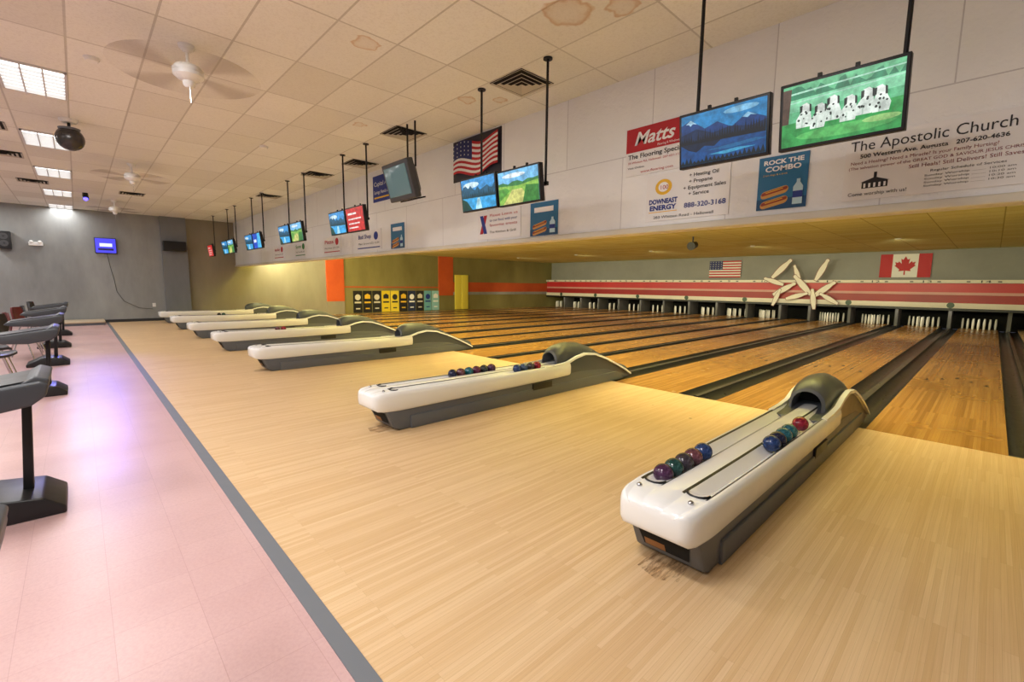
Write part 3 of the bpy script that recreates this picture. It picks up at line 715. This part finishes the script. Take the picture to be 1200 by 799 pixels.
# ---------------------------------------------------------------- consoles
def console(x,y):
    r=empty('scoring_console',(x,y,0))
    prism_x('foot',[(.2,0),(.2,.05),(.1,.13),(-.12,.16),(-.34,.05),(-.34,0)],-.24,.24,M_BLACK,r,.012)
    prism_x('post',[(.05,.1),(.09,.78),(.045,.78),(0.0,.1)],-.028,.028,M_BLACKM,r,.008)
    prism_x('head_tub',[(.17,.79),(.185,.86),(.15,.885),(-.5,.79),(-.54,.75),(-.46,.72),(-.1,.70),(.1,.735)],-.30,.30,M_GREYP,r,.015)
    prism_x('screen_face',[(.1,.879),(.1,.888),(-.46,.806),(-.46,.797)],-.25,.25,M_BLACK,r)
    prism_x('rear_hump',[(.17,.80),(.19,.89),(.13,.915),(.06,.87)],-.28,.28,M_GREYP,r,.01)
for x,y in[(-1.52,-.37),(-4.25,-.36),(-8.5,-.4),(-11.45,-.4),(-14.4,-.4),(-17.45,-.4)]: console(x,y)
def chair(x,y,rot,m):
    r=empty('bowler_chair',(x,y,0)); r.rotation_euler=(0,0,rot)
    vs=[];fs=[]; prof=[(-.23,.44),(-.2,.46),(.0,.44),(.16,.45),(.22,.5),(.25,.62),(.27,.78),(.28,.86)]
    ws=[.2,.22,.23,.22,.21,.22,.21,.17]; N=7
    for th in (0,.03):
        for (yy,zz),w in zip(prof,ws):
            for i in range(N):
                t=-1+2*i/(N-1); curl=.05*t*t
                vs.append((w*t,yy-(curl if zz>.5 else 0)+ (th if zz>.5 else 0),zz+(curl*.6 if zz<.5 else 0)-(th if zz<=.5 else 0)))
    P=len(prof)
    for k in range(2):
        for j in range(P-1):
            for i in range(N-1):
                b0=k*P*N+j*N+i; fs.append((b0,b0+1,b0+N+1,b0+N))
    for j in range(P-1):
        for i in (0,N-1): fs.append((j*N+i,(j+1)*N+i,P*N+(j+1)*N+i,P*N+j*N+i))
    for i in range(N-1):
        for j in (0,P-1): fs.append((j*N+i,j*N+i+1,P*N+j*N+i+1,P*N+j*N+i))
    mesh('seat_shell',vs,fs,m,r,smooth=True)
    for sx in(-1,1):
        tube('leg_front_%d'%(sx>0),[(sx*.22,-.22,0),(sx*.17,-.12,.43)],.012,M_CHROME,r)
        tube('leg_rear_%d'%(sx>0),[(sx*.22,.26,0),(sx*.17,.12,.43)],.012,M_CHROME,r)
    tube('cross_bar',[(-.17,0,.425),(.17,0,.425)],.012,M_CHROME,r)
CB=mat('chair_black',(34,32,34),.4); CR=mat('chair_maroon',(92,30,32),.4)
for i,(x,y,rt,m) in enumerate([(-9.55,-1.0,2.6,CB),(-12.5,-.85,2.9,CB),(-13.2,-.8,3.3,CR),(-15.5,-.85,2.8,CR),(-16.25,-.75,3.2,CB),(-16.6,-1.6,2.5,CR),(-18.5,-.75,3.0,CB),(-19.2,-.8,2.9,CB),(-10.3,-1.05,3.3,CB)]): chair(x,y,rt,m)
r=empty('low_platform_step',(XL+.9,.15,0)); box('deck',-.85,.3,-.6,.45,.08,.14,mat('platform_tan',(196,178,150),.5),r,.01); box('riser',-.82,.27,-.57,.42,0,.08,M_DGREY,r)

k=NT('worn_wood_patch'); k.b.inputs['Base Color'].default_value=(*lin((138,96,50)),1); k.rough(.7)
pg=k.n('ShaderNodeNewGeometry'); nz=k.noise(k.mapv(pg.outputs['Position'],scale=(30,4,1)),1.6,4,.7)
al=k.ramp(nz,[(.42,(0,0,0)),(.64,(.6,.6,.6))]); k.l(al,k.b.inputs['Alpha'])
for c in RC[:3]:
    mesh('floor_scuff_mark',[(c-.1,2.09,.001),(c+.03,2.05,.001),(c+.12,2.11,.001),(c+.1,2.28,.001),(c-.1,2.28,.001)],[(0,1,2,3,4)],k.m,None)

# ---------------------------------------------------------------- lights for the lanes
YEL=(1,.93,.68)
for i in range(6):
    x=-1.7-3.66*i
    r=empty('lane_fluorescent_strip',(x,5.6,2.6)); box('batten',-1.45,1.45,-.04,.04,-.03,.03,M_WHITE,r)
    for nm,rx,e,dz,col in(('tube_down',62,90,-.05,YEL),('uplight_fill',114,165,.05,(1,.95,.5))):  # strips are unseen; the upward tube is added to brighten the lane ceiling
        L=bpy.data.lights.new(nm,'AREA'); L.shape='RECTANGLE'; L.size=2.9; L.size_y=.1; L.energy=e; L.color=col
        o=bpy.data.objects.new(nm,L); link(o,r); o.location=(0,.06,dz); o.rotation_euler=(math.radians(rx),0,0)
for yy,tilt,e in((11.5,15,75),(18.5,40,105)):
    for i in range(5):
        r=empty('lane_fill_spot',(-2.2-4.2*i,yy,LZ)); lathe('housing',[(.06,-.03),(.09,-.01),(.09,0)],M_WHITE,r)  # spots added to brighten the lanes and masking unit
        L=bpy.data.lights.new('beam','SPOT'); L.energy=e*3; L.color=YEL; L.spot_size=math.radians(140); L.spot_blend=.9; L.shadow_soft_size=.15
        o=bpy.data.objects.new('beam',L); link(o,r); o.location=(0,0,-.06); o.rotation_euler=(math.radians(tilt),0,0)
for i in range(5):
    L=bpy.data.lights.new('pit_lamp','AREA'); L.shape='RECTANGLE'; L.size=3.8; L.size_y=.15; L.energy=9; L.color=(1,.92,.78)
    o=bpy.data.objects.new('pit_lamp',L); link(o,mk); o.location=(-2-4.3*i,24.2,.70); o.rotation_euler=(math.radians(25),0,0)
# violet party light near the far end of the concourse, aimed down the walkway
r=empty('violet_party_light',(-17.6,.35,CZ)); cyl('can',(-.05,0,0),(.05,0,-.16),.06,.07,M_BLACK,r)
sphere('lens',(.055,0,-.17),.05,emi('violet_lens',(80,70,255),6,tex=False),r)
L=bpy.data.lights.new('violet_beam','SPOT'); L.energy=430; L.color=(.15,.15,1); L.spot_size=math.radians(28); L.spot_blend=1; L.shadow_soft_size=.12
o=bpy.data.objects.new('violet_beam',L); link(o,r); o.location=(.12,0,-.24); d=Vector((-9.5,.1,0))-Vector((-17.48,.35,3.66)); o.rotation_mode='QUATERNION'; o.rotation_quaternion=d.to_track_quat('-Z','Y')

w=bpy.data.worlds.new('world'); scene.world=w; w.use_nodes=True; w.node_tree.nodes['Background'].inputs[0].default_value=(.05,.05,.06,1)
